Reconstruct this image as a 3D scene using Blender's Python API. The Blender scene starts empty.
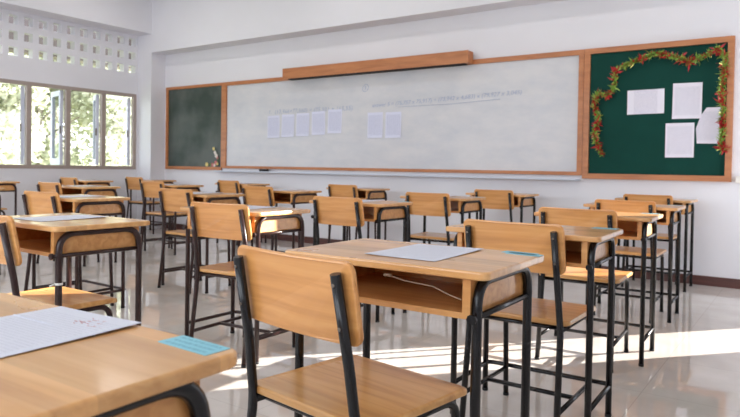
import bpy, bmesh, math, random
from mathutils import Vector, Matrix
random.seed(7)
C = bpy.context.scene.collection
PI = math.pi

# ------------------------------------------------------------ materials
def lin(c):
    c /= 255.0
    return c/12.92 if c <= .04045 else ((c+.055)/1.055)**2.4
def rgb(r, g, b): return (lin(r), lin(g), lin(b), 1)

def mat(name, col, rough=.5, metal=0, spec=.5, coat=0, bump=0, bscale=40, var=0, vscale=3, trans=0):
    m = bpy.data.materials.new(name); m.use_nodes = True
    nt = m.node_tree; b = nt.nodes['Principled BSDF']
    b.inputs['Base Color'].default_value = col
    b.inputs['Roughness'].default_value = rough
    b.inputs['Metallic'].default_value = metal
    b.inputs['Specular IOR Level'].default_value = spec
    b.inputs['Coat Weight'].default_value = coat
    b.inputs['Coat Roughness'].default_value = .08
    b.inputs['Transmission Weight'].default_value = trans
    tc = nt.nodes.new('ShaderNodeTexCoord')
    if var:
        n = nt.nodes.new('ShaderNodeTexNoise'); n.inputs['Scale'].default_value = vscale; n.inputs['Detail'].default_value = 5
        mx = nt.nodes.new('ShaderNodeMix'); mx.data_type = 'RGBA'; mx.blend_type = 'MULTIPLY'
        mx.inputs[6].default_value = col
        cr = nt.nodes.new('ShaderNodeValToRGB')
        cr.color_ramp.elements[0].position = .3; cr.color_ramp.elements[0].color = (1-var, 1-var, 1-var, 1)
        cr.color_ramp.elements[1].position = .7
        nt.links.new(tc.outputs['Object'], n.inputs['Vector']); nt.links.new(n.outputs['Fac'], cr.inputs['Fac'])
        mx.inputs[0].default_value = 1
        nt.links.new(cr.outputs['Color'], mx.inputs[7]); nt.links.new(mx.outputs[2], b.inputs['Base Color'])
    if bump:
        n = nt.nodes.new('ShaderNodeTexNoise'); n.inputs['Scale'].default_value = bscale; n.inputs['Detail'].default_value = 4
        bp = nt.nodes.new('ShaderNodeBump'); bp.inputs['Strength'].default_value = bump; bp.inputs['Distance'].default_value = .01
        nt.links.new(tc.outputs['Object'], n.inputs['Vector']); nt.links.new(n.outputs['Fac'], bp.inputs['Height'])
        nt.links.new(bp.outputs['Normal'], b.inputs['Normal'])
    return m

def wood(name, c1, c2, c3, rough=.32, scale=(1.2, 22, 22), coat=.25, boards=0, spec=.5, stain=False):
    """grain runs along local X; boards: width in m of glued strips across Y"""
    m = bpy.data.materials.new(name); m.use_nodes = True
    nt = m.node_tree; N = nt.nodes; L = nt.links; b = N['Principled BSDF']
    tc = N.new('ShaderNodeTexCoord'); mp = N.new('ShaderNodeMapping'); mp.inputs['Scale'].default_value = scale
    oi = N.new('ShaderNodeObjectInfo'); ad = N.new('ShaderNodeVectorMath'); ad.operation = 'ADD'
    sc = N.new('ShaderNodeMath'); sc.operation = 'MULTIPLY'; sc.inputs[1].default_value = 13
    L.new(oi.outputs['Random'], sc.inputs[0])
    L.new(tc.outputs['Object'], mp.inputs['Vector']); L.new(mp.outputs['Vector'], ad.inputs[0]); L.new(sc.outputs[0], ad.inputs[1])
    n1 = N.new('ShaderNodeTexNoise'); n1.inputs['Scale'].default_value = 1.6; n1.inputs['Detail'].default_value = 6; n1.inputs['Distortion'].default_value = .7
    L.new(ad.outputs[0], n1.inputs['Vector'])
    cr = N.new('ShaderNodeValToRGB'); e = cr.color_ramp.elements
    e[0].position = .3; e[0].color = c1; e[1].position = .72; e[1].color = c3
    k = e.new(.5); k.color = c2
    L.new(n1.outputs['Fac'], cr.inputs['Fac'])
    last = cr.outputs['Color']
    if boards:
        sp = N.new('ShaderNodeSeparateXYZ'); L.new(tc.outputs['Object'], sp.inputs[0])
        dv = N.new('ShaderNodeMath'); dv.operation = 'DIVIDE'; dv.inputs[1].default_value = boards; L.new(sp.outputs['Y'], dv.inputs[0])
        fl = N.new('ShaderNodeMath'); fl.operation = 'FLOOR'; L.new(dv.outputs[0], fl.inputs[0])
        av = N.new('ShaderNodeMath'); av.operation = 'ADD'; L.new(fl.outputs[0], av.inputs[0]); L.new(sc.outputs[0], av.inputs[1])
        wn = N.new('ShaderNodeTexWhiteNoise'); wn.noise_dimensions = '1D'; L.new(av.outputs[0], wn.inputs['W'])
        hs = N.new('ShaderNodeHueSaturation')
        mr = N.new('ShaderNodeMapRange'); mr.inputs['To Min'].default_value = .86; mr.inputs['To Max'].default_value = 1.12
        L.new(wn.outputs['Value'], mr.inputs['Value']); L.new(mr.outputs[0], hs.inputs['Value']); L.new(last, hs.inputs['Color'])
        last = hs.outputs['Color']
    if stain:
        ns = N.new('ShaderNodeTexNoise'); ns.inputs['Scale'].default_value = 8; ns.inputs['Detail'].default_value = 5
        L.new(ad.outputs[0], ns.inputs['Vector']); ns.inputs['Scale'].default_value = .55
        cs = N.new('ShaderNodeValToRGB'); cs.color_ramp.elements[0].position = .60; cs.color_ramp.elements[1].position = .67
        cs.color_ramp.elements[0].color = (1, 1, 1, 1); cs.color_ramp.elements[1].color = (.80, .74, .70, 1)
        L.new(ns.outputs['Fac'], cs.inputs['Fac'])
        ms = N.new('ShaderNodeMix'); ms.data_type = 'RGBA'; ms.blend_type = 'MULTIPLY'; ms.inputs[0].default_value = 1
        L.new(last, ms.inputs[6]); L.new(cs.outputs['Color'], ms.inputs[7]); last = ms.outputs[2]
    L.new(last, b.inputs['Base Color'])
    n2 = N.new('ShaderNodeTexNoise'); n2.inputs['Scale'].default_value = 9; n2.inputs['Detail'].default_value = 3
    L.new(tc.outputs['Object'], n2.inputs['Vector'])
    mr2 = N.new('ShaderNodeMapRange'); mr2.inputs['To Min'].default_value = rough-.08; mr2.inputs['To Max'].default_value = rough+.12
    L.new(n2.outputs['Fac'], mr2.inputs['Value']); L.new(mr2.outputs[0], b.inputs['Roughness'])
    b.inputs['Coat Weight'].default_value = coat; b.inputs['Coat Roughness'].default_value = .12
    b.inputs['Specular IOR Level'].default_value = spec
    return m

def paper_mat(name, base, ink, pitch=.0075, mx_=.085, my_=.125, amount=.5, cols=0, vertical=False):
    """sheet with faint printed rows inside margins (local X across, local Y up)"""
    m = bpy.data.materials.new(name); m.use_nodes = True
    nt = m.node_tree; N = nt.nodes; L = nt.links; b = N['Principled BSDF']
    b.inputs['Roughness'].default_value = .6
    tc = N.new('ShaderNodeTexCoord'); sp = N.new('ShaderNodeSeparateXYZ'); L.new(tc.outputs['Object'], sp.inputs[0])
    def mth(op, a, bb=None):
        n = N.new('ShaderNodeMath'); n.operation = op
        for i, v in enumerate((a, bb)):
            if v is None: continue
            if isinstance(v, (int, float)): n.inputs[i].default_value = v
            else: L.new(v, n.inputs[i])
        return n.outputs[0]
    x, y = sp.outputs['X'], sp.outputs['Y']
    rows = mth('LESS_THAN', mth('FRACT', mth('ADD', mth('DIVIDE', y, pitch), 100.25)), .5)
    oi = N.new('ShaderNodeObjectInfo')
    cv = N.new('ShaderNodeCombineXYZ')
    L.new(mth('MULTIPLY', x, 420), cv.inputs[0]); L.new(mth('FLOOR', mth('DIVIDE', y, pitch)), cv.inputs[1]); L.new(mth('MULTIPLY', oi.outputs['Random'], 50), cv.inputs[2])
    nz = N.new('ShaderNodeTexNoise'); nz.inputs['Scale'].default_value = 1; L.new(cv.outputs[0], nz.inputs['Vector'])
    f = mth('MULTIPLY', rows, mth('GREATER_THAN', nz.outputs['Fac'], .44))
    if cols:
        g = mth('LESS_THAN', mth('FRACT', mth('ADD', mth('DIVIDE', x, cols), 100.0)), .12)
        g2 = mth('LESS_THAN', mth('FRACT', mth('ADD', mth('DIVIDE', y, pitch), 100.0)), .12)
        f = mth('MAXIMUM', f, mth('MAXIMUM', g, g2))
    f = mth('MULTIPLY', f, mth('LESS_THAN', mth('ABSOLUTE', x), mx_)); f = mth('MULTIPLY', f, mth('LESS_THAN', mth('ABSOLUTE', y), my_))
    f = mth('MULTIPLY', f, amount)
    mx = N.new('ShaderNodeMix'); mx.data_type = 'RGBA'; L.new(f, mx.inputs[0]); mx.inputs[6].default_value = base; mx.inputs[7].default_value = ink
    L.new(mx.outputs[2], b.inputs['Base Color'])
    return m

WALLM = mat('wall_paint', rgb(223, 222, 227), .55, var=.05, vscale=1.3, bump=.03, bscale=30)
CEILM = mat('ceiling_paint', rgb(225, 224, 222), .8)
BASEM = wood('baseboard_wood', rgb(70, 38, 34), rgb(88, 50, 44), rgb(100, 58, 50), .4, coat=.1)
DESK = wood('desk_top_wood', rgb(196, 142, 86), rgb(210, 157, 99), rgb(220, 171, 114), .28, boards=.08, coat=.45, stain=True)
BOXW = wood('desk_box_wood', rgb(194, 132, 74), rgb(211, 151, 89), rgb(222, 166, 105), .36)
SEATW = wood('seat_wood', rgb(192, 136, 74), rgb(208, 154, 90), rgb(219, 169, 106), .3, boards=.11, coat=.35)
BACKW = wood('back_wood', rgb(196, 134, 74), rgb(211, 149, 86), rgb(222, 164, 101), .32, coat=.3)
FRAMEW = wood('board_frame_wood', rgb(162, 100, 58), rgb(177, 112, 66), rgb(187, 122, 74), .45, coat=.1, scale=(2, 14, 14))
STEEL_DARK = mat('frame_steel_dark', rgb(17, 16, 19), .25, metal=0, spec=.4, coat=.05, var=.3, vscale=30)  # frame steel in its darker tone, for the right-hand frames
STEEL_HAZY = mat('frame_steel_hazy', rgb(54, 34, 32), .28, metal=0, spec=.4, coat=.05, var=.3, vscale=30)  # same steel again, lens haze put into its colour
RUBBER = mat('rubber', rgb(22, 22, 24), .7)
BOLTM = mat('bolt_steel', rgb(120, 112, 104), .35, metal=.9)
WIREM = mat('pale_wire', rgb(158, 138, 118), .5)
PAPER = paper_mat('exam_paper', rgb(206, 208, 220), rgb(140, 144, 160), amount=.2)
WPAPER = paper_mat('wall_paper_sheet', rgb(210, 212, 230), rgb(136, 140, 168), pitch=.011, amount=.42, cols=.028, mx_=.095, my_=.12)
NPAPER = paper_mat('notice_sheet', rgb(226, 223, 234), rgb(140, 140, 165), pitch=.009, amount=.4, mx_=.1, my_=.125)
STICK = paper_mat('blue_sticker_print', rgb(132, 192, 208), rgb(70, 130, 150), pitch=.012, mx_=.04, my_=.016, amount=.45)
INKRED = mat('red_ink', rgb(196, 150, 150), .6)
INKBLUE = mat('blue_ink', rgb(110, 150, 190), .6)
WBM = None
def whiteboard_mat():
    m = bpy.data.materials.new('whiteboard_enamel'); m.use_nodes = True
    nt = m.node_tree; N = nt.nodes; L = nt.links; b = N['Principled BSDF']
    tc = N.new('ShaderNodeTexCoord'); mp = N.new('ShaderNodeMapping'); mp.inputs['Scale'].default_value = (.9, 1, 2.2)
    n = N.new('ShaderNodeTexNoise'); n.inputs['Scale'].default_value = 2.4; n.inputs['Detail'].default_value = 8; n.inputs['Roughness'].default_value = .65
    L.new(tc.outputs['Object'], mp.inputs['Vector']); L.new(mp.outputs['Vector'], n.inputs['Vector'])
    cr = N.new('ShaderNodeValToRGB'); e = cr.color_ramp.elements
    e[0].position = .32; e[0].color = rgb(192, 194, 200); e[1].position = .62; e[1].color = rgb(206, 205, 207)
    L.new(n.outputs['Fac'], cr.inputs['Fac']); L.new(cr.outputs['Color'], b.inputs['Base Color'])
    b.inputs['Roughness'].default_value = .32; b.inputs['Specular IOR Level'].default_value = .35
    return m
WBM = whiteboard_mat()
CHALK = mat('chalkboard_green', rgb(66, 84, 76), .6, spec=.3)
def chalk_dust(m):
    nt = m.node_tree; N = nt.nodes; L = nt.links; b = N['Principled BSDF']
    tc = N.new('ShaderNodeTexCoord'); n = N.new('ShaderNodeTexNoise'); n.inputs['Scale'].default_value = 1.7; n.inputs['Detail'].default_value = 4
    cr = N.new('ShaderNodeValToRGB'); e = cr.color_ramp.elements
    e[0].position = .38; e[0].color = rgb(54, 66, 60); e[1].position = .62; e[1].color = rgb(92, 98, 94)
    L.new(tc.outputs['Object'], n.inputs['Vector']); L.new(n.outputs['Fac'], cr.inputs['Fac']); L.new(cr.outputs['Color'], b.inputs['Base Color'])
chalk_dust(CHALK)
FELT = mat('green_felt', rgb(20, 66, 58), .85, spec=.15, bump=.05, bscale=300, var=.12, vscale=4)
TRAYM = mat('tray_enamel', rgb(196, 202, 214), .35)
TAUPE = mat('window_frame_paint', rgb(160, 146, 138), .5)
SASHM = mat('sash_paint', rgb(192, 195, 212), .45)
TIN_G = mat('green_tinsel', rgb(168, 206, 96), .4, metal=.15, var=.4, vscale=60)
TIN_R = mat('red_tinsel', rgb(206, 50, 54), .4, metal=.1, var=.4, vscale=60)
TIN_Y = mat('gold_tinsel', rgb(210, 190, 110), .25, metal=.6)
PETW = mat('petal_white', rgb(225, 215, 205), .6); PETP = mat('petal_pink', rgb(200, 120, 120), .6); STEMG = mat('stem_green', rgb(110, 150, 80), .6); PETY = mat('petal_yellow', rgb(220, 200, 130), .6)
DARK = mat('eraser_black', rgb(38, 40, 50), .6)
CONC = mat('outside_concrete', rgb(150, 138, 138), .8)
PLASTIC = mat('white_plastic', rgb(225, 222, 216), .4)

def floor_mat():
    m = bpy.data.materials.new('polished_floor_tiles'); m.use_nodes = True
    nt = m.node_tree; N = nt.nodes; L = nt.links; b = N['Principled BSDF']
    tc = N.new('ShaderNodeTexCoord')
    br = N.new('ShaderNodeTexBrick'); br.offset = 0; br.squash = 1
    br.inputs['Scale'].default_value = 1; br.inputs['Brick Width'].default_value = .6; br.inputs['Row Height'].default_value = .6
    br.inputs['Mortar Size'].default_value = .0022; br.inputs['Mortar Smooth'].default_value = .3; br.inputs['Bias'].default_value = 0
    br.inputs['Color1'].default_value = rgb(206, 199, 193); br.inputs['Color2'].default_value = rgb(210, 203, 197); br.inputs['Mortar'].default_value = rgb(192, 185, 179)
    L.new(tc.outputs['Object'], br.inputs['Vector'])
    n = N.new('ShaderNodeTexNoise'); n.inputs['Scale'].default_value = 5; n.inputs['Detail'].default_value = 6
    L.new(tc.outputs['Object'], n.inputs['Vector'])
    cr = N.new('ShaderNodeValToRGB'); cr.color_ramp.elements[0].color = (.9, .89, .88, 1); cr.color_ramp.elements[0].position = .35; cr.color_ramp.elements[1].position = .65
    L.new(n.outputs['Fac'], cr.inputs['Fac'])
    mx = N.new('ShaderNodeMix'); mx.data_type = 'RGBA'; mx.blend_type = 'MULTIPLY'; mx.inputs[0].default_value = 1
    L.new(br.outputs['Color'], mx.inputs[6]); L.new(cr.outputs['Color'], mx.inputs[7]); L.new(mx.outputs[2], b.inputs['Base Color'])
    b.inputs['Roughness'].default_value = .012; b.inputs['IOR'].default_value = 1.72
    n3 = N.new('ShaderNodeTexNoise'); n3.inputs['Scale'].default_value = 2.2; n3.inputs['Detail'].default_value = 2
    L.new(tc.outputs['Object'], n3.inputs['Vector'])
    bp = N.new('ShaderNodeBump'); bp.inputs['Strength'].default_value = .012; bp.inputs['Distance'].default_value = .02
    L.new(n3.outputs['Fac'], bp.inputs['Height']); L.new(bp.outputs['Normal'], b.inputs['Normal'])
    return m
FLOORM = floor_mat()
def leaf_mat(name, c1, c2):
    m = bpy.data.materials.new(name); m.use_nodes = True
    nt = m.node_tree; N = nt.nodes; L = nt.links; b = N['Principled BSDF']; out = N['Material Output']
    tc = N.new('ShaderNodeTexCoord'); n = N.new('ShaderNodeTexNoise'); n.inputs['Scale'].default_value = 3.5; n.inputs['Detail'].default_value = 3
    L.new(tc.outputs['Object'], n.inputs['Vector'])
    cr = N.new('ShaderNodeValToRGB'); cr.color_ramp.elements[0].color = c1; cr.color_ramp.elements[1].color = c2
    cr.color_ramp.elements[0].position = .35; cr.color_ramp.elements[1].position = .65
    L.new(n.outputs['Fac'], cr.inputs['Fac']); L.new(cr.outputs['Color'], b.inputs['Base Color']); b.inputs['Roughness'].default_value = .6
    tr = N.new('ShaderNodeBsdfTranslucent'); L.new(cr.outputs['Color'], tr.inputs['Color'])
    ms = N.new('ShaderNodeMixShader'); ms.inputs[0].default_value = .45
    L.new(b.outputs[0], ms.inputs[1]); L.new(tr.outputs[0], ms.inputs[2]); L.new(ms.outputs[0], out.inputs['Surface'])
    return m
LEAF1 = leaf_mat('pale_green_leaves', rgb(202, 205, 188), rgb(230, 230, 218))
LEAF2 = leaf_mat('mid_green_leaves', rgb(186, 191, 168), rgb(220, 221, 204))
BARK = mat('bark', rgb(158, 150, 138), .9, bump=.4, bscale=20)
GRASSM = mat('yard_grass', rgb(150, 160, 100), .9, var=.3, vscale=4)
def glass_mat():
    m = bpy.data.materials.new('window_glass'); m.use_nodes = True
    nt = m.node_tree; N = nt.nodes; L = nt.links; out = N['Material Output']; N.remove(N['Principled BSDF'])
    t = N.new('ShaderNodeBsdfTransparent'); t.inputs[0].default_value = (.93, .96, .97, 1)
    g = N.new('ShaderNodeBsdfGlossy'); g.inputs['Roughness'].default_value = .02
    ms_f = .07
    ms = N.new('ShaderNodeMixShader'); ms.inputs[0].default_value = ms_f; L.new(t.outputs[0], ms.inputs[1]); L.new(g.outputs[0], ms.inputs[2])
    L.new(ms.outputs[0], out.inputs['Surface']); return m
GLASS = glass_mat()

# ------------------------------------------------------------ mesh helpers
class MB:
    def __init__(s): s.v = []; s.f = []; s.sm = []
    def add(s, vs, fs, smooth=False):
        o = len(s.v); s.v += [tuple(v) for v in vs]; s.f += [tuple(i+o for i in f) for f in fs]; s.sm += [smooth]*len(fs); return s
    def box(s, x0, x1, y0, y1, z0, z1):
        v = [(x, y, z) for z in (z0, z1) for y in (y0, y1) for x in (x0, x1)]
        return s.add(v, [(0, 2, 3, 1), (4, 5, 7, 6), (0, 1, 5, 4), (2, 6, 7, 3), (0, 4, 6, 2), (1, 3, 7, 5)])
    def tube(s, pts, r, n=10, cap=True):
        pts = [Vector(p) for p in pts]; vs = []; fs = []
        t0 = (pts[1]-pts[0]).normalized()
        a = Vector((0, 0, 1)) if abs(t0.z) < .9 else Vector((1, 0, 0))
        u = t0.cross(a).normalized(); pt = t0
        for i, p in enumerate(pts):
            if i == 0: t = t0
            elif i == len(pts)-1: t = (pts[i]-pts[i-1]).normalized()
            else: t = ((pts[i]-pts[i-1]).normalized()+(pts[i+1]-pts[i]).normalized()).normalized()
            u = pt.rotation_difference(t) @ u; u = (u-t*u.dot(t)).normalized(); w = t.cross(u); pt = t
            rr = r[i] if isinstance(r, (list, tuple)) else r
            vs += [p+(u*math.cos(2*PI*k/n)+w*math.sin(2*PI*k/n))*rr for k in range(n)]
        for i in range(len(pts)-1):
            for k in range(n):
                fs.append((i*n+k, i*n+(k+1) % n, (i+1)*n+(k+1) % n, (i+1)*n+k))
        s.add(vs, fs, True)
        if cap:
            b = len(s.v)-len(vs)
            s.f.append(tuple(b+k for k in range(n))[::-1]); s.sm.append(False)
            s.f.append(tuple(b+(len(pts)-1)*n+k for k in range(n))); s.sm.append(False)
        return s
    def slab(s, outline, h0, h1, bev=.003, frame=None, seg=2):
        """prism from a convex CCW outline with softened top and bottom edges; frame maps (x, y, h) to 3D"""
        fr = frame or (lambda x, y, h: (x, y, h))
        n = len(outline); cx = sum(p[0] for p in outline)/n; cy = sum(p[1] for p in outline)/n
        def ring(inset, h):
            o = []
            for x, y in outline:
                dx, dy = x-cx, y-cy
                o.append(fr(x-math.copysign(min(inset, abs(dx)), dx), y-math.copysign(min(inset, abs(dy)), dy), h))
            return o
        rs = []
        for k in range(seg+1):
            a = PI/2*k/seg; rs.append(ring(bev*(1-math.sin(a)), h0+bev*(1-math.cos(a))))
        for k in range(seg+1):
            a = PI/2*k/seg; rs.append(ring(bev*(1-math.cos(a)), h1-bev*(1-math.sin(a))))
        vs = [v for r in rs for v in r]; fs = []
        for i in range(len(rs)-1):
            for k in range(n): fs.append((i*n+k, i*n+(k+1) % n, (i+1)*n+(k+1) % n, (i+1)*n+k))
        fs.append(tuple(range(n))[::-1]); fs.append(tuple((len(rs)-1)*n+k for k in range(n)))
        return s.add(vs, fs)
    def build(s, name, m, parent=None, loc=None, rot=None):
        me = bpy.data.meshes.new(name); me.from_pydata(s.v, [], s.f); me.materials.append(m)
        me.polygons.foreach_set('use_smooth', s.sm); me.update()
        o = bpy.data.objects.new(name, me); C.objects.link(o)
        if parent: o.parent = parent
        if loc: o.location = loc
        if rot: o.rotation_euler = rot
        return o
def rrect(x0, x1, y0, y1, r, n=5, rs=None):
    rs = rs or (r, r, r, r); o = []
    for (cx, cy, a, rr) in ((x1-rs[0], y0+rs[0], -PI/2, rs[0]), (x1-rs[1], y1-rs[1], 0, rs[1]), (x0+rs[2], y1-rs[2], PI/2, rs[2]), (x0+rs[3], y0+rs[3], PI, rs[3])):
        for k in range(n+1):
            t = a+PI/2*k/n; o.append((cx+rr*math.cos(t), cy+rr*math.sin(t)))
    return o
def fillet(pts, r, n=6):
    pts = [Vector(p) for p in pts]; o = [pts[0]]
    for i in range(1, len(pts)-1):
        a, b, c = pts[i-1], pts[i], pts[i+1]
        rr = r[i-1] if isinstance(r, (list, tuple)) else r
        if rr <= 0: o.append(b); continue
        d1 = (a-b).normalized(); d2 = (c-b).normalized()
        th = d1.angle(d2); d = min(rr/math.tan(th/2), (a-b).length*.49, (c-b).length*.49)
        p0 = b+d1*d; p1 = b+d2*d
        for k in range(n+1):
            t = k/n; o.append(p0*(1-t)**2+b*2*t*(1-t)+p1*t*t)
    o.append(pts[-1]); return o
def tag(o, label=None, cat=None, group=None, kind=None):
    if label: o['label'] = label
    if cat: o['category'] = cat
    if group: o['group'] = group
    if kind: o['kind'] = kind
    return o
def empty(name, loc=(0, 0, 0), rz=0):
    o = bpy.data.objects.new(name, None); C.objects.link(o); o.location = loc; o.rotation_euler = (0, 0, rz); o.empty_display_size = .1
    return o
kids = {}
def copy_tree(o, parent=None):
    c = o.copy(); C.objects.link(c)
    if parent: c.parent = parent
    for ch in [x for x in list(bpy.data.objects) if x.parent == o]:
        copy_tree(ch, c)
    return c
def struct(name, mb, m, parent=None):
    o = mb.build(name, m, parent)
    if not parent: o['kind'] = 'structure'
    return o

# ------------------------------------------------------------ room shell
YF, XL, XR, YB, ZC = 6.2034, -8.4956, .75, -2.6, 3.56
def panel(mb, us, vs, solid, f, t0, t1):
    """wall in cells: us/vs break lists, solid(i,j), f(u,v,t)->xyz, t0 room face, t1 outer face; outward faces only"""
    nu, nv = len(us)-1, len(vs)-1
    S = lambda i, j: 0 <= i < nu and 0 <= j < nv and solid(i, j)
    for i in range(nu):
        for j in range(nv):
            if not S(i, j): continue
            a, b, c, d = us[i], us[i+1], vs[j], vs[j+1]
            for t in (t0, t1): mb.add([f(a, c, t), f(b, c, t), f(b, d, t), f(a, d, t)], [(0, 1, 2, 3)])
            if not S(i-1, j): mb.add([f(a, c, t0), f(a, d, t0), f(a, d, t1), f(a, c, t1)], [(0, 1, 2, 3)])
            if not S(i+1, j): mb.add([f(b, c, t0), f(b, d, t0), f(b, d, t1), f(b, c, t1)], [(0, 1, 2, 3)])
            if not S(i, j-1): mb.add([f(a, c, t0), f(b, c, t0), f(b, c, t1), f(a, c, t1)], [(0, 1, 2, 3)])
            if not S(i, j+1): mb.add([f(a, d, t0), f(b, d, t0), f(b, d, t1), f(a, d, t1)], [(0, 1, 2, 3)])
def rect_wall(name, u0, u1, v0, v1, holes, f, t0, t1, m=WALLM):
    us = sorted({u0, u1, *[h[0] for h in holes], *[h[1] for h in holes]}); vs = sorted({v0, v1, *[h[2] for h in holes], *[h[3] for h in holes]})
    def solid(i, j):
        u = (us[i]+us[i+1])/2; v = (vs[j]+vs[j+1])/2
        return not any(h[0] < u < h[1] and h[2] < v < h[3] for h in holes)
    mb = MB(); panel(mb, us, vs, solid, f, t0, t1); return struct(name, mb, m)

struct('floor', MB().box(XL-.13, XR+.13, YB-.13, YF+.13, -.1, 0), FLOORM)
struct('ceiling', MB().box(XL-.13, XR+.13, YB-.13, YF+.13, ZC, ZC+.12), CEILM)
rect_wall('wall_front', XL-.13, XR+.13, 0, ZC, [], lambda u, v, t: (u, t, v), YF, YF+.13)
# left wall: strip of windows and a row of square ventilation holes
WY0, WY1, WZ0, WZ1 = 1.10, 5.922, .891, 2.035
PITCH = .538
holes = [(WY0, WY1, WZ0, WZ1)]
for k in range(22):
    yc = 5.845-.1935*k
    for zc in (2.815, 2.61, 2.405): holes.append((yc-.057, yc+.057, zc-.057, zc+.057))
rect_wall('wall_left', YB, YF, 0, ZC, holes, lambda u, v, t: (t, u, v), XL, XL-.11)
DOORY0, DOORY1, DOORZ = 5.26, 6.08, 2.15
rect_wall('wall_right', YB, YF, 0, ZC, [(DOORY0, DOORY1, -.01, DOORZ)], lambda u, v, t: (t, u, v), XR, XR+.13)
rect_wall('wall_back', XL, XR, 0, ZC, [(-7.9, -5.0, .9, 2.9), (-4.5, -2.2, .9, 2.9), (-1.8, .4, .9, 2.9)], lambda u, v, t: (u, t, v), YB, YB-.13)  # unseen window openings added for soft light from behind
# beams and corner column
CX, CY = -8.17, 5.95
struct('trim_1', MB().box(XL, XR, CY, YF, 2.645, ZC), WALLM)
struct('trim_2', MB().box(XL, CX, YB, CY, 2.925, ZC), WALLM)
struct('trim_3', MB().box(XL, CX, CY, YF, 0, 2.645), WALLM)
# baseboards
struct('baseboard_front', MB().box(CX, XR, YF-.014, YF, 0, .082), BASEM)
struct('baseboard_left', MB().box(XL, XL+.014, YB, CY, 0, .082), BASEM)
# parapet standing off the left wall, so sky lights its inner face
struct('trim_4', MB().box(XL-.75, XL-.5, -6, 9, 2.5, 3.35), CONC)

struct('trim_sun_stop', MB().box(XL-.5, XL-.11, 6.2, 6.33, 2.5, 3.35), CONC)  # unseen end piece added to keep sun off the parapet face
# left windows: mullions every .54 m, outward swung sashes
win = None
y1 = WY1
for i in range(9):
    a, b = y1-PITCH*(i+1), y1-PITCH*i
    if i == 0: pass
    mb = MB(); d0, d1, hw = XL-.05, XL+.006, .032
    rt = b-(.05 if i == 0 else hw)
    mb.box(d0, d1, rt, b, WZ0, WZ1); mb.box(d0, d1, a, a+hw, WZ0, WZ1)
    mb.box(d0, d1, a+hw, rt, WZ0, WZ0+.05); mb.box(d0, d1, a+hw, rt, WZ1-.05, WZ1)
    w = mb.build('window_%d' % (i+1), TAUPE); w['kind'] = 'structure'
    # sash hinged at the side nearer the board, swung outward
    ang = {0: 121, 1: 116, 2: 103, 3: 118}.get(i, 110)
    W, H = .44, WZ1-WZ0-.11
    s = MB(); st = .07
    s.box(-W, 0, -.02, .02, 0, st+.02); s.box(-W, 0, -.02, .02, H-st, H)
    s.box(-W, -W+st, -.02, .02, st+.02, H-st); s.box(-st, 0, -.02, .02, st+.02, H-st)
    so = s.build('sash', SASHM, w, loc=(XL-.072, rt-.022, WZ0+.055), rot=(0, 0, math.radians(90-ang)))
    MB().box(-W+st, -st, -.003, .003, st+.02, H-st).build('glass', GLASS, so)
    MB().box(-.012, .006, -.026, -.008, H*.42, H*.52).build('hinge', BOLTM, so)

# ------------------------------------------------------------ boards on the front wall
def frame_panel(name, x0, x1, z0, z1, bars, surf_m, surf_name, th=.03, border=FRAMEW):
    """framed board; bars = (left, right, bottom, top) widths; local origin at its lower left on the wall"""
    root = empty(name, (x0, YF, z0)); W, H = x1-x0, z1-z0; l, r, b, t = bars
    f = MB(); f.box(0, W, -th, 0, 0, b); f.box(0, W, -th, 0, H-t, H)
    if l: f.box(0, l, -th, 0, b, H-t)
    if r: f.box(W-r, W, -th, 0, b, H-t)
    f.build('frame', border, root)
    MB().box(l, W-r, -.012, -.0005, b, H-t).build(surf_name, surf_m, root)
    return root
ZB, ZT = .905, 2.143
cb = frame_panel('chalkboard', -8.114, -6.882, ZB, ZT, (.05, 0, .045, .04), CHALK, 'writing_surface')
tag(cb, 'dusty dark green chalkboard in wooden frame, left end of the front wall', 'chalkboard')
wb = frame_panel('whiteboard', -6.880, -1.822, ZB+.03, ZT, (.1, .05, .035, .05), WBM, 'writing_surface')
tag(wb, 'long smudged whiteboard with faint handwriting in a thin wooden frame', 'whiteboard')
nb = frame_panel('notice_board', -1.818, -.566, ZB, ZT, (.055, .05, .05, .05), FELT, 'green_felt', th=.034)
tag(nb, 'dark green felt notice board with tinsel, right end of the front wall', 'notice board')
t = MB(); t.slab(rrect(-6.95+6.88, -1.838+6.88, -.11, 0, .02), .885-ZB-.03, .897-ZB-.03, .003); t.box(-6.94+6.88, -1.845+6.88, -.11, -.104, .897-ZB-.03, .903-ZB-.03)
t.build('marker_tray', TRAYM, wb)['label'] = 'long pale blue-white marker tray'
e_ = MB(); e_.slab(rrect(-.07, .07, -.022, .022, .006), 0, .014, .003)
er = empty('board_eraser', (-6.0, YF-.065, .898)); tag(er, 'small black board eraser lying on the marker tray', 'eraser')
e_.build('felt_pad', DARK, er)
g_ = MB(); g_.slab(rrect(-.072, .072, -.024, .024, .008), .014, .034, .005); g_.build('grip', RUBBER, er)

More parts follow.
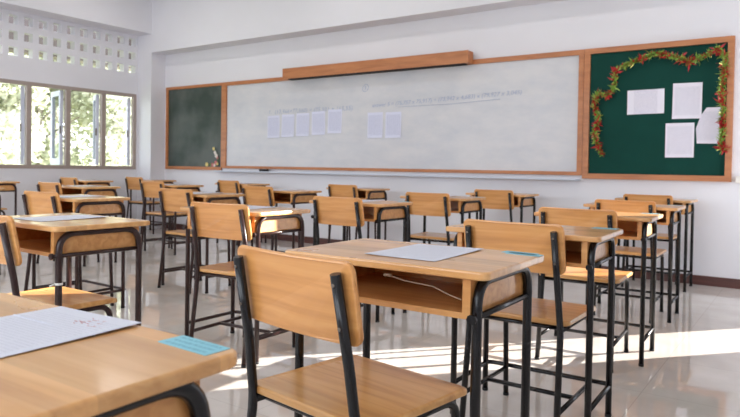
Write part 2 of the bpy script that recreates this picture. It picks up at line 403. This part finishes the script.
def text_mesh(name, body, size, m, parent, loc, rot, shear=.2, spacing=1.0, sx=1, thick=.0):
    cu = bpy.data.curves.new(name, 'FONT'); cu.body = body; cu.size = size; cu.shear = shear; cu.space_character = spacing; cu.extrude = .0003; cu.offset = thick
    tmp = bpy.data.objects.new(name+'_source', cu); C.objects.link(tmp)
    dg = bpy.context.evaluated_depsgraph_get(); me = bpy.data.meshes.new_from_object(tmp.evaluated_get(dg))
    bpy.data.objects.remove(tmp); bpy.data.curves.remove(cu)
    me.materials.clear(); me.materials.append(m)
    o = bpy.data.objects.new(name, me); C.objects.link(o); o.parent = parent; o.location = loc; o.rotation_euler = rot; o.scale = (sx, 1, 1)
    return o
MARK = mat('marker_ink', rgb(152, 164, 190), .6)
R90 = (PI/2, 0, 0)
text_mesh('handwriting', '1.  (12,966+77,560) \u00f7 (75,501 + 165,55)', .075, MARK, wb, (.90, -.0135, .735), R90, sx=1.0, spacing=1.12)
text_mesh('handwriting', '\u2460', .11, MARK, wb, (2.42, -.0135, .95), R90)
t2 = text_mesh('handwriting', 'answer 5 = (75,757 x 75,917) \u00f7 (73,942 x 4,683) x (79,927 x 3,045)', .062, MARK, wb, (2.58, -.0135, .755), (PI/2, math.radians(-1.9), 0), sx=1.09)
ul = MB(); ul.tube([(2.95, -.0132, .745), (3.6, -.0132, .748), (4.2, -.0132, .775)], .0022, 6); ul.build('underline', MARK, wb)

# wooden box housing the projection screen above the whiteboard
pr = empty('screen_housing', (-5.61, YF, 2.097)); tag(pr, 'long wooden screen housing box mounted on the wall above the whiteboard', 'screen housing')
b_ = MB(); b_.slab([(0, -.135), (2.62, -.135), (2.62, -.0301), (0, -.0301)], .0, .126, .002); b_.build('box', FRAMEW, pr)
MB().box(0, 2.62, -.15, -.135, -.004, .128).build('front_board', FRAMEW, pr)
MB().box(.06, 2.56, -.11, -.04, -.012, .0).build('bottom_slot', RUBBER, pr)

# sheets on the whiteboard
def sheet(name, cx, cz, w, h, m, tilt, yoff, label, cat, group, outline=None):
    n = 6; vs = []; fs = []
    for j in range(n+1):
        for i in range(n+1):
            x = -w/2+w*i/n; y = -h/2+h*j/n
            vs.append((x, y, .0012+.006*max(0, (.5-j/n))**2*4*(1 if i % 2 else .8)))
    k = len(vs); vs += [(a, b, c-.0006) for a, b, c in vs]
    for j in range(n):
        for i in range(n):
            a = j*(n+1)+i; fs.append((a, a+1, a+n+2, a+n+1)); fs.append((k+a, k+a+n+1, k+a+n+2, k+a+1))
    mb = MB(); mb.add(vs, fs)
    if outline:
        mb = MB(); c = [(x, y, .0012) for x, y in outline]; q = len(c)
        mb.add(c+[(x, y, .0004) for x, y in outline], [tuple(range(q)), tuple(range(q, 2*q))[::-1]]+[(i, (i+1) % q, q+(i+1) % q, q+i) for i in range(q)])
    o = mb.build(name, m); o.rotation_euler = (PI/2, tilt, 0); o.location = (cx, yoff, cz)
    return tag(o, label, cat, group)
pos = ['first from the left, in the left cluster of five', 'second from the left, in the left cluster of five', 'middle one of the left cluster of five', 'fourth from the left, in the left cluster of five', 'rightmost of the left cluster of five']
for k, (cx, cz, tl) in enumerate([(-5.885, 1.497, -.01), (-5.63, 1.505, .01), (-5.375, 1.512, 0), (-5.115, 1.525, -.02), (-4.855, 1.54, .01)]):
    sheet('printed_sheet', cx, cz, .215, .295, WPAPER, tl, YF-.0135, 'printed table sheet on the whiteboard, '+pos[k], 'paper sheet', 'printed sheets on the whiteboard')
for k, (cx, cz, tl) in enumerate([(-4.25, 1.478, 0), (-3.995, 1.475, 0)]):
    sheet('printed_sheet', cx, cz, .215, .3, WPAPER, tl, YF-.0135, 'printed table sheet on the whiteboard, %s of the separate pair' % ('left' if k == 0 else 'right'), 'paper sheet', 'printed sheets on the whiteboard')
sheet('notice_sheet', -1.265, 1.617, .315, .222, NPAPER, -.01, YF-.0135, 'white landscape notice sheet, the only sideways one on the green felt', 'paper sheet', 'notices on the green board')
sheet('notice_sheet', -.922, 1.61, .235, .315, NPAPER, .01, YF-.0135, 'white upright notice sheet, topmost on the green felt board', 'paper sheet', 'notices on the green board')
sheet('notice_sheet', -.975, 1.264, .232, .305, NPAPER, -.005, YF-.0135, 'white upright notice sheet, lowest on the green felt board', 'paper sheet', 'notices on the green board')
sheet('notice_sheet', -.752, 1.385, .2, .32, NPAPER, 0, YF-.0135, 'white notice sheet with cut-off corners partly behind the right tinsel', 'paper sheet', 'notices on the green board',
      outline=[(-.085, -.15), (.1, -.155), (.1, .16), (-.015, .16), (-.06, .09), (-.095, -.02)])

# tinsel garland
G = [(-1.634, 1.132), (-1.679, 1.237), (-1.702, 1.355), (-1.669, 1.458), (-1.709, 1.592), (-1.69, 1.71), (-1.589, 1.691), (-1.535, 1.76), (-1.524, 1.905), (-1.469, 1.944), (-1.374, 1.98), (-1.241, 2.026), (-1.198, 2.05), (-1.019, 1.996), (-0.913, 1.949), (-0.779, 1.987), (-0.681, 2.042), (-0.637, 1.975), (-0.634, 1.846), (-0.656, 1.681), (-0.643, 1.515), (-0.639, 1.367), (-0.645, 1.237), (-0.635, 1.163)]
gr = empty('tinsel_garland', (-1.15, YF-.036, 2.0)); tag(gr, 'red and green tinsel garland draped around the green notice board', 'garland')
ox, oz = -1.15, 2.0
cord = MB(); cord.tube([(x-ox, -.012, z-oz) for x, z in G], .003, 6); cord.build('cord', STEMG, gr)
tins = {'g': MB(), 'r': MB(), 'y': MB()}
pts = []
for a, b in zip(G[:-1], G[1:]):
    L_ = math.hypot(b[0]-a[0], b[1]-a[1]); n = max(2, int(L_/.0065))
    pts += [(a[0]+(b[0]-a[0])*k/n, a[1]+(b[1]-a[1])*k/n) for k in range(n)]
for idx, (x, z) in enumerate(pts):
    big = .75+.45*math.sin(idx*.31)*math.sin(idx*.83+2)+random.uniform(-.15, .3)
    red = math.sin(idx*.19)+.5*math.sin(idx*.47+1) > .25
    for _ in range(9):
        c = 'r' if random.random() < (.42 if red else .1) else ('y' if random.random() < .16 else 'g')
        L_ = big*random.uniform(.018, .058)*(1.15 if c == 'r' else 1); w = random.uniform(.0035, .0065)*(1.7 if c == 'r' else 1)
        d = Vector((random.gauss(0, 1), -abs(random.gauss(0, .7)), random.gauss(0, 1))).normalized()
        s_ = d.cross(Vector((random.gauss(0, 1), random.gauss(0, 1), random.gauss(0, 1)))).normalized()*w
        p0 = Vector((x-ox, -.012, z-oz))+d*.002; p1 = p0+d*L_*.5+s_*.6; p2 = p0+d*L_
        tins[c].add([p0-s_, p0+s_, p1+s_, p2, p1-s_], [(0, 1, 2, 4), (4, 2, 3)])
for k_, n_, m_ in (('g', 'green_strands', TIN_G), ('r', 'red_strands', TIN_R), ('y', 'gold_strands', TIN_Y)): tins[k_].build(n_, m_, gr)['kind'] = 'stuff'

# small flower spray in the chalkboard corner
fl = empty('flower_spray', (-7.0, YF-.014, 1.08)); tag(fl, 'small spray of pale and pink flowers in the chalkboard corner', 'flower decoration')
st = MB(); path = [(-.05+.02, 0, .13), (.03, 0, .05), (.06, 0, -.02), (.03, 0, -.08), (-.06, 0, -.10), (-.17, 0, -.095)]
st.tube([(x, -.006, z) for x, _, z in fillet(path, .04)], .004, 6); 
for k in range(26):
    t_ = random.random()*4.99; i = int(t_); a, b = path[i], path[i+1]; u = t_-i
    p = Vector((a[0]+(b[0]-a[0])*u, -.008, a[2]+(b[2]-a[2])*u)); an = random.uniform(0, 2*PI); d = Vector((math.cos(an), -.3, math.sin(an)))*random.uniform(.02, .035); q = Vector((-math.sin(an), 0, math.cos(an)))*.008
    st.add([p, p+d*.5+q, p+d, p+d*.5-q], [(0, 1, 2, 3)])
st.build('stem', STEMG, fl)
for (x, z, r, m) in ((-.03, .13, .026, PETY), (.0, .075, .028, PETW), (.03, .03, .034, PETW), (.05, .0, .024, PETP), (.02, -.07, .032, PETP), (.05, -.085, .024, PETY), (-.05, -.1, .03, PETP), (-.01, -.105, .024, PETW), (-.17, -.095, .034, PETY)):
    f_ = MB()
    for k in range(6):
        a = PI/3*k+r*40; c = Vector((x+math.cos(a)*r*.55, -.016, z+math.sin(a)*r*.55)); n = 7
        ring = [c+Vector((math.cos(a)*math.cos(2*PI*j/n)*r*.5-math.sin(a)*math.sin(2*PI*j/n)*r*.34, -.004*math.cos(2*PI*j/n), math.sin(a)*math.cos(2*PI*j/n)*r*.5+math.cos(a)*math.sin(2*PI*j/n)*r*.34)) for j in range(n)]
        f_.add(ring, [tuple(range(n))])
        f_.add([v+Vector((0, .003, 0)) for v in ring], [tuple(range(n))[::-1]])
    f_.tube([(x, -.014, z), (x, -.022, z)], [r*.3, r*.18], 8)
    f_.build('blossom', m, fl)

# wall socket at the right edge
so = empty('wall_socket', (-.50, YF, .925)); tag(so, 'small white wall socket right of the notice board corner', 'socket')
s_ = MB(); s_.slab(rrect(-.035, .035, -.03, .03, .008), 0, .022, .004, frame=lambda x, y, h: (x, -h, y)); s_.build('cover', PLASTIC, so)
s_ = MB(); s_.tube([(-.035, -.01, .0), (-.066, -.01, .0)], .004, 6); s_.build('cable', PLASTIC, so)

# ------------------------------------------------------------ desk and chair
def make_desk(frame_m, suffix_sticker=False):
    r = empty('school_desk')
    mb = MB(); mb.slab(rrect(-.3, .3, -.2, .2, .022, 6), .73, .75, .005, seg=3); mb.build('tabletop', DESK, r)
    bx = MB(); X, Y0, Y1, Z0, Z1, T = .251, -.178, .172, .635, .73, .014
    bx.box(-X, X, Y0, Y1, Z0, Z0+T)                                  # shelf floor
    bx.box(-X, -X+.02, Y0, Y1, Z0+T, Z1); bx.box(X-.02, X, Y0, Y1, Z0+T, Z1)
    bx.box(-X+.02, X-.02, Y1-T, Y1, Z0+T, Z1)
    bx.build('book_box', BOXW, r)
    for s in (-1, 1):
        x = s*.262
        pts = fillet([(x, -.165, .006), (x, -.165, .7205), (x, .165, .7205), (x, .165, .006)], .068, 8)
        t = MB(); t.tube(pts, .0122, 12); lf = t.build('leg_frame', frame_m, r)
        for y in (-.165, .165):
            q = MB(); q.tube([(x, y, 0), (x, y, .012)], .0130, 10); q.build('rubber_foot', RUBBER, lf)
        q = MB(); q.tube([(x, -.19, .640), (x, .165, .640)], .0078, 8); q.tube([(x, -.197, .640), (x, -.188, .640)], .012, 8); q.build('rail', frame_m, r)
    st = fillet([(-.262, -.165, .122), (-.262, .190, .122), (.262, .190, .122), (.262, -.165, .122)], .035, 6)
    t = MB(); t.tube(st, .0092, 10); t.build('foot_rest', frame_m, r)
    return r
def make_chair(frame_m):
    """origin under the seat centre; sitter faces +Y"""
    r = empty('school_chair')
    ol = rrect(-.202, .202, -.19, .19, .03, 6)
    mb = MB(); mb.slab(ol, .425, .445, .006, seg=3, frame=lambda x, y, h: (x, y, h-(.009*((y-.13)/.06)**2 if y > .13 else 0)))
    mb.build('seat', SEATW, r)
    # backrest: slightly leaning, slightly curved panel
    L0 = Vector((0, -.212, .608)); U = Vector((0, -.035, .178)).normalized()
    NRM = Vector((0, U.z, -U.y))
    us = rrect(-.193, .193, 0, .183, .024, 6); ol2 = []
    for a, b in zip(us, us[1:]+us[:1]):
        k = 8 if math.hypot(a[0]-b[0], a[1]-b[1]) > .2 else 1
        ol2 += [(a[0]+(b[0]-a[0])*i/k, a[1]+(b[1]-a[1])*i/k) for i in range(k)]
    def bf(x, y, h):
        p = L0+U*y+NRM*(h+.010*(x/.187)**2); return (x, p.y, p.z)
    bw = MB(); bw.slab(ol2, 0, .013, .004, frame=bf, seg=2)
    bw.build('backrest', BACKW, r)
    for s in (-1, 1):
        x = s*.176
        pts = fillet([(s*.163, -.250, .765), (s*.168, -.212, .57), (s*.174, -.193, .43), (s*.176, -.193, .39), (s*.182, -.235, .006)], [.2, .04, .04], 5)
        t = MB(); t.tube(pts, .0118, 12); lg = t.build('rear_leg', frame_m, r)
        q = MB(); q.tube([(s*.182, -.2355, 0), (s*.182, -.234, .012)], .0128, 10); q.build('rubber_foot', RUBBER, lg)
        for zz, yy in ((.742, -.2590), (.652, -.2412)):
            q = MB(); q.tube([(s*(.163+.005*(.765-zz)/.195), yy, zz), (s*(.163+.005*(.765-zz)/.195), yy+.006, zz+.001)], .0042, 8); q.build('bolt', BOLTM, lg)
        pts = fillet([(x, -.190, .412), (x, .158, .412), (x, .178, .006)], .055, 6)
        t = MB(); t.tube(pts, .0112, 12); lg = t.build('front_leg', frame_m, r)
        q = MB(); q.tube([(x, .178, 0), (x, .178, .012)], .0122, 10); q.build('rubber_foot', RUBBER, lg)
        t = MB(); t.tube([(s*.18, -.222, .122), (x, .172, .122)], .0088, 10); t.build('side_stretcher', frame_m, r)
    t = MB(); t.tube([(-.177, -.02, .122), (.177, -.02, .122)], .0088, 10); t.build('cross_stretcher', frame_m, r)
    for yy in (.10, -.16):
        t = MB(); t.tube([(-.176, yy, .412), (.176, yy, .412)], .0085, 10); t.build('seat_crossbar', frame_m, r)
    return r

desk_dark = make_desk(STEEL_DARK); desk_hazy = make_desk(STEEL_HAZY)
chair_dark = make_chair(STEEL_DARK); chair_hazy = make_chair(STEEL_HAZY)
first = {id(desk_dark): True, id(desk_hazy): True, id(chair_dark): True, id(chair_hazy): True}
def place(proto, x, y, rz):
    if first[id(proto)]:
        first[id(proto)] = False; o = proto; 
    else: o = copy_tree(proto)
    o.location = (x, y, 0); o.rotation_euler = (0, 0, rz); return o

COLN = {'A': 'rightmost column', 'B': 'second column from right', 'C': 'middle column', 'D': 'second column from windows', 'E': 'window-side column'}
ROWN = {1: 'row nearest whiteboard', 2: 'second row from whiteboard', 3: 'third row from whiteboard', 4: 'fourth row from whiteboard', 5: 'fifth row from whiteboard', 6: 'row nearest the camera'}
DESKS = {'A6': (-.87, .352, .019), 'A5': (-.886, 1.488, .018), 'A4': (-.903, 2.446, .035), 'A3': (-.954, 3.557, .04), 'A2': (-1.008, 4.66, .019), 'A1': (-1.1, 5.90, .004),
         'B5': (-2.490, 1.408, -.012), 'B4': (-2.494, 2.413, .001), 'B3': (-2.502, 3.489, -.002), 'B2': (-2.479, 4.609, .002), 'B1': (-2.45, 5.752, .005),
         'C4': (-4.076, 2.404, .001), 'C3': (-4.033, 3.422, .003), 'C2': (-4.124, 4.506, .002), 'C1': (-4.113, 5.677, 0),
         'D4': (-6.004, 2.499, .001), 'D3': (-5.889, 3.54, .007), 'D2': (-5.886, 4.58, .003), 'D1': (-5.943, 5.695, .001),
         'E3': (-7.825, 3.524, 0), 'E2': (-7.818, 4.719, .006), 'E1': (-7.79, 5.705, .001)}
CHAIRS = {'A5': (-.905, 1.27, -.135), 'A4': (-.895, 2.42, .0), 'A3': (-.975, 3.43, .04), 'A2': (-1.02, 4.64, .015), 'A1': (-1.125, 5.93, .015),
          'B5': (-2.468, 1.325, .01), 'B4': (-2.44, 2.39, .08), 'B3': (-2.455, 3.39, .01), 'B2': (-2.46, 4.53, .03), 'B1': (-2.435, 5.73, .02),
          'C4': (-4.09, 2.375, .05), 'C3': (-4.04, 3.42, .003), 'C2': (-4.19, 4.43, .01), 'C1': (-4.145, 5.68, .02),
          'D4': (-6.02, 2.42, .02), 'D3': (-5.94, 3.43, .019), 'D2': (-5.885, 4.54, .013), 'D1': (-5.925, 5.69, -.02),
          'E3': (-7.84, 3.45, 0), 'E2': (-7.82, 4.70, .015), 'E1': (-7.825, 5.66, -.003)}
SPECIAL_D = {'A6': 'large foreground wooden school desk with blue name sticker, cut off at lower left', 'A5': 'wooden school desk in the centre foreground with blue sticker and open shelf',
             'A4': 'dark-legged wooden school desk directly behind the central one, blue sticker on its corner', 'B5': 'brown-framed wooden school desk at the left edge, its side facing the camera',
             'A3': 'wooden school desk in the rightmost column whose corner catches bright sunlight', 'B4': 'wooden school desk with a bright sun patch on its side panel'}
SPECIAL_C = {'A5': 'large wooden-backed chair in the foreground, tucked under the central desk', 'B5': 'wooden chair cut off by the left edge, only its backrest side and seat showing',
             'A3': 'wooden chair with a brightly sunlit seat in the rightmost column'}
STICKER = MB(); STICKER.slab(rrect(-.048, .048, -.02, .02, .002, 2), 0, .0006, .0001, seg=1)
papers = {'A5': (-.862, 1.512, .02), 'A6': None, 'B5': (-2.53, 1.42, .03)}
def desk_paper(k, x, y, rz, w=.21, h=.297, name='exam_paper', label=None):
    n = 8; vs = []; fs = []
    rnd = random.Random(hash(k) if False else sum(map(ord, k)))
    am = rnd.uniform(.0005, .0025)
    for j in range(n+1):
        for i in range(n+1):
            u, v = i/n, j/n
            vs.append((-w/2+w*u, -h/2+h*v, .0007+am*(u*v)**2*1.5+am*.8*((1-u)*(1-v))**3))
    q = len(vs); vs += [(a, b, c-.0005) for a, b, c in vs]
    for j in range(n):
        for i in range(n):
            a = j*(n+1)+i; fs.append((a, a+1, a+n+2, a+n+1)); fs.append((q+a, q+a+n+1, q+a+n+2, q+a+1))
    o = MB().add(vs, fs, True).build(name, PAPER); o.location = (x, y, .7505); o.rotation_euler = (0, 0, rz)
    tag(o, label or 'white exam paper on desk, %s, %s' % (COLN[k[0]], ROWN[int(k[1])]), 'paper sheet', 'exam papers on the desks')
    return o
for k, (x, y, rz) in DESKS.items():
    black = k[0] == 'A' or k in ('B1', 'B2', 'B3')  # right-hand frames take the darker steel copy, the rest the hazy one
    d = place(desk_dark if black else desk_hazy, x, y, rz)
    tag(d, SPECIAL_D.get(k, 'wooden school desk, %s, %s' % (COLN[k[0]], ROWN[int(k[1])])), 'desk', 'school desks in rows facing the whiteboard')
    if k in ('A6', 'A5', 'A4'):
        s = STICKER.build('name_sticker', STICK, d); s['label'] = 'light blue name sticker'
        s.location = {'A6': (.235, .175, .7502), 'A5': (.253, .158, .7502), 'A4': (.235, .155, .7502)}[k]
        s.rotation_euler = (0, 0, {'A6': -.05, 'A5': -.03, 'A4': .05}[k])
    if k == 'B5':
        tb = MB(); tb.tube([(.262, -.165, .535), (.262, -.165, .543)], .0145, 12); tb.tube([(.262, -.178, .54), (.258, -.196, .534)], .003, 6); tb.build('tie_band', PLASTIC, d)['label'] = 'white tie band round the leg'
    if k == 'A5':
        wv = MB(); wv.tube(fillet([(.02, -.165, .712), (.06, -.15, .700), (.14, -.15, .695), (.19, -.16, .682), (.222, -.166, .676)], .03), .0018, 6); wv.tube([(.01, -.166, .712), (.03, -.166, .712)], .004, 6)
        wv.build('loose_wire', WIREM, d)
    if k == 'A6': continue
    r2 = random.Random(sum(map(ord, k))*7)
    if k in papers: desk_paper(k, *papers[k], label={'A5': 'white exam paper lying across the central foreground desk', 'B5': 'white exam paper on the desk at the left edge of the photo'}[k])
    else: desk_paper(k, x+r2.uniform(-.06, .03), y+r2.uniform(-.02, .03), rz+r2.uniform(-.12, .12))
for k, (x, y, rz) in CHAIRS.items():
    black = k[0] == 'A' or k in ('B1', 'B2', 'B3')  # same split of dark and hazy frame copies as the desks
    y = min(y, DESKS[k][1]-.022)
    c = place(chair_dark if black else chair_hazy, x, y, rz)
    tag(c, SPECIAL_C.get(k, 'wooden school chair tucked in, %s, %s' % (COLN[k[0]], ROWN[int(k[1])])), 'chair', 'school chairs tucked under the desks')
# opened double sheet on the foreground desk
o = desk_paper('A6', -.868, .40, .03, w=.2, h=.297, label='large open exam paper with faint red marks on the foreground desk')
cr_ = MB(); cr_.box(-.1, .1, .0735, .0755, .0006, .0016); cr_.build('fold_crease', PAPER, o)
rm = MB()
for k in range(26):
    rx, ry = random.uniform(.0, .075), random.uniform(.095, .13); rm.tube([(rx, ry, .0021), (rx+random.uniform(.003, .008), ry+random.uniform(-.003, .003), .0021)], .0006, 4)
rm.build('red_writing', INKRED, o)['kind'] = 'stuff'

# ------------------------------------------------------------ fill lights as ceiling battens (unseen, added to brighten the room)
LX = (-7.0, -4.3, -1.4); LYS = (.2, 2.6, 4.8)
def make_fill_batten():
    r = empty('fill_batten')
    MB().box(-.62, .62, -.05, .05, 0, .05).build('housing', PLASTIC, r)
    t = MB(); t.tube([(-.6, 0, -.02), (.6, 0, -.02)], .014, 10)
    m = bpy.data.materials.get('fill_tube')
    if not m:
        m = mat('fill_tube', rgb(240, 240, 240), .4); b = m.node_tree.nodes['Principled BSDF']; b.inputs['Emission Color'].default_value = (1, .97, .92, 1); b.inputs['Emission Strength'].default_value = 3
    t.build('tube', m, r); return r
lp = make_fill_batten(); k = 0
LW = 8
for x in LX:
    for y in LYS:
        o = lp if k == 0 else copy_tree(lp); k += 1
        o.location = (x, y, ZC-.05)
        tag(o, 'white fill batten added on the classroom ceiling, out of view', 'ceiling light', 'added fill battens on the ceiling')
        ld = bpy.data.lights.new('batten_fill', 'AREA'); ld.shape = 'RECTANGLE'; ld.size = 1.2; ld.size_y = .12; ld.energy = LW; ld.color = (1, .975, .95)
        lo = bpy.data.objects.new('batten_fill', ld); C.objects.link(lo); lo.location = (x, y, ZC-.12)

# ------------------------------------------------------------ outside
yard = MB().box(-40, XL-.13, -25, 40, -.45, -.4).build('ground', GRASSM); yard['kind'] = 'structure'
def make_tree(name, x, y, h, rad, n, m, label, seed):
    rn = random.Random(seed); r = empty(name, (x, y, -.4)); tag(r, label, 'tree', 'trees outside the classroom windows')
    tk = MB(); tk.tube([(0, 0, 0), (.08, .05, h*.3), (0, .1, h*.6), (.05, .05, h*.9)], [.07, .06, .04, .02], 10)
    blobs = []
    for k in range(26):
        a = rn.uniform(0, 2*PI); zz = rn.uniform(.14, .92)*h; rr = rad*rn.uniform(.3, .9)*(1-.35*abs(zz/h-.5))
        c = Vector((math.cos(a)*rr, math.sin(a)*rr, zz)); blobs.append((c, rn.uniform(.45, .8)*rad*.6))
        z0 = zz*.7; tk.tube([(0.03, .05, z0), c*.6+Vector((0, 0, z0*.4)), c], [.025, .015, .008], 6)
    tk.build('trunk', BARK, r)
    lv = MB(); V = lv.v; F = lv.f
    for i in range(n):
        c, br = blobs[i % len(blobs)]
        d = Vector((rn.gauss(0, 1), rn.gauss(0, 1), rn.gauss(0, 1))).normalized()*br*rn.random()**.4
        p = c+d; s = rn.uniform(.055, .1)
        u = Vector((rn.gauss(0, 1), rn.gauss(0, 1), rn.gauss(0, .6))).normalized(); w = u.cross(Vector((rn.gauss(0, 1), rn.gauss(0, 1), rn.gauss(0, 1)))).normalized()
        k = len(V); V.extend([tuple(p-u*s), tuple(p+w*s*.5), tuple(p+u*s), tuple(p-w*s*.5)]); F.append((k, k+1, k+2, k+3)); lv.sm.append(False)
    lv.build('foliage', m, r)
TREES = [(-12.2, 4.6, 4.6, 1.5, LEAF1, 'seen through the leftmost window'), (-12.8, 6.6, 5.0, 1.6, LEAF2, 'seen through the second window'), (-12.4, 8.3, 4.8, 1.5, LEAF1, 'seen through the right-hand windows'),
         (-15.5, 5.6, 6.0, 2.0, LEAF2, 'behind the nearer trees at left'), (-15.8, 8.6, 6.2, 2.1, LEAF1, 'behind the nearer trees in the middle'), (-15.4, 11.6, 6.0, 2.0, LEAF2, 'behind the nearer trees at right')]
for i, (x, y, h, rd, m, lb) in enumerate(TREES):
    make_tree('leafy_tree', x, y, h, rd, 12000, m, 'pale green leafy tree outside, '+lb, 20+i)

# ------------------------------------------------------------ light
w = bpy.data.worlds.new('sky'); bpy.context.scene.world = w; w.use_nodes = True
bg = w.node_tree.nodes['Background']; bg.inputs['Color'].default_value = (.85, .92, 1, 1); bg.inputs['Strength'].default_value = 6.0
sd = bpy.data.lights.new('sun', 'SUN'); sd.energy = 27; sd.angle = .006; sd.color = (1, .94, .86)
sun = bpy.data.objects.new('sun', sd); C.objects.link(sun)
el = math.radians(16); dirv = Vector((.645*math.cos(el), .764*math.cos(el), math.sin(el)))
sun.rotation_euler = dirv.to_track_quat('Z', 'Y').to_euler(); sun.location = (5, 8, 5)
def portal(x, y, z, sx, sy, rot):
    ld = bpy.data.lights.new('opening', 'AREA'); ld.shape = 'RECTANGLE'; ld.size = sx; ld.size_y = sy; ld.cycles.is_portal = True
    o = bpy.data.objects.new('opening', ld); C.objects.link(o); o.location = (x, y, z); o.rotation_euler = rot
portal(XL-.12, (WY0+WY1)/2, (WZ0+WZ1)/2, 1.15, 4.8, (0, -PI/2, 0))
portal(XR+.14, (DOORY0+DOORY1)/2, DOORZ/2, 2.15, .8, (0, PI/2, 0))
portal(-3.75, YB-.14, 1.9, 8.4, 2.0, (PI/2, 0, 0))

# ------------------------------------------------------------ camera
f, yaw, pitch, roll, cy = 635.2426, .6083002, .0194826, -.0161733, 179.783
fw = Vector((-math.sin(yaw)*math.cos(pitch), math.cos(yaw)*math.cos(pitch), -math.sin(pitch)))
rt = Vector((math.cos(yaw), math.sin(yaw), 0)); up = rt.cross(fw)
r2 = rt*math.cos(roll)-up*math.sin(roll); u2 = rt*math.sin(roll)+up*math.cos(roll)
cd = bpy.data.cameras.new('camera'); cam = bpy.data.objects.new('camera', cd); C.objects.link(cam)
cd.sensor_width = 36; cd.lens = f/740*36; cd.shift_y = -(208.5-cy)/740; cd.clip_start = .02; cd.clip_end = 200
M = Matrix.Identity(4)
for i in range(3): M[i][0] = r2[i]; M[i][1] = u2[i]; M[i][2] = -fw[i]
M[2][3] = .979
cam.matrix_world = M
cd.dof.use_dof = True; cd.dof.focus_distance = 1.7; cd.dof.aperture_fstop = 8
sc = bpy.context.scene; sc.camera = cam
sc.view_settings.view_transform = 'Standard'; sc.view_settings.look = 'None'; sc.view_settings.gamma = 1; sc.view_settings.use_curve_mapping = False
sc.view_settings.exposure = -0.07
try:
    sc.cycles.max_bounces = 10; sc.cycles.diffuse_bounces = 6; sc.cycles.transparent_max_bounces = 12
    sc.cycles.use_denoising = True; sc.cycles.sample_clamp_indirect = 8
    sc.cycles.caustics_reflective = False; sc.cycles.caustics_refractive = False
except Exception: pass
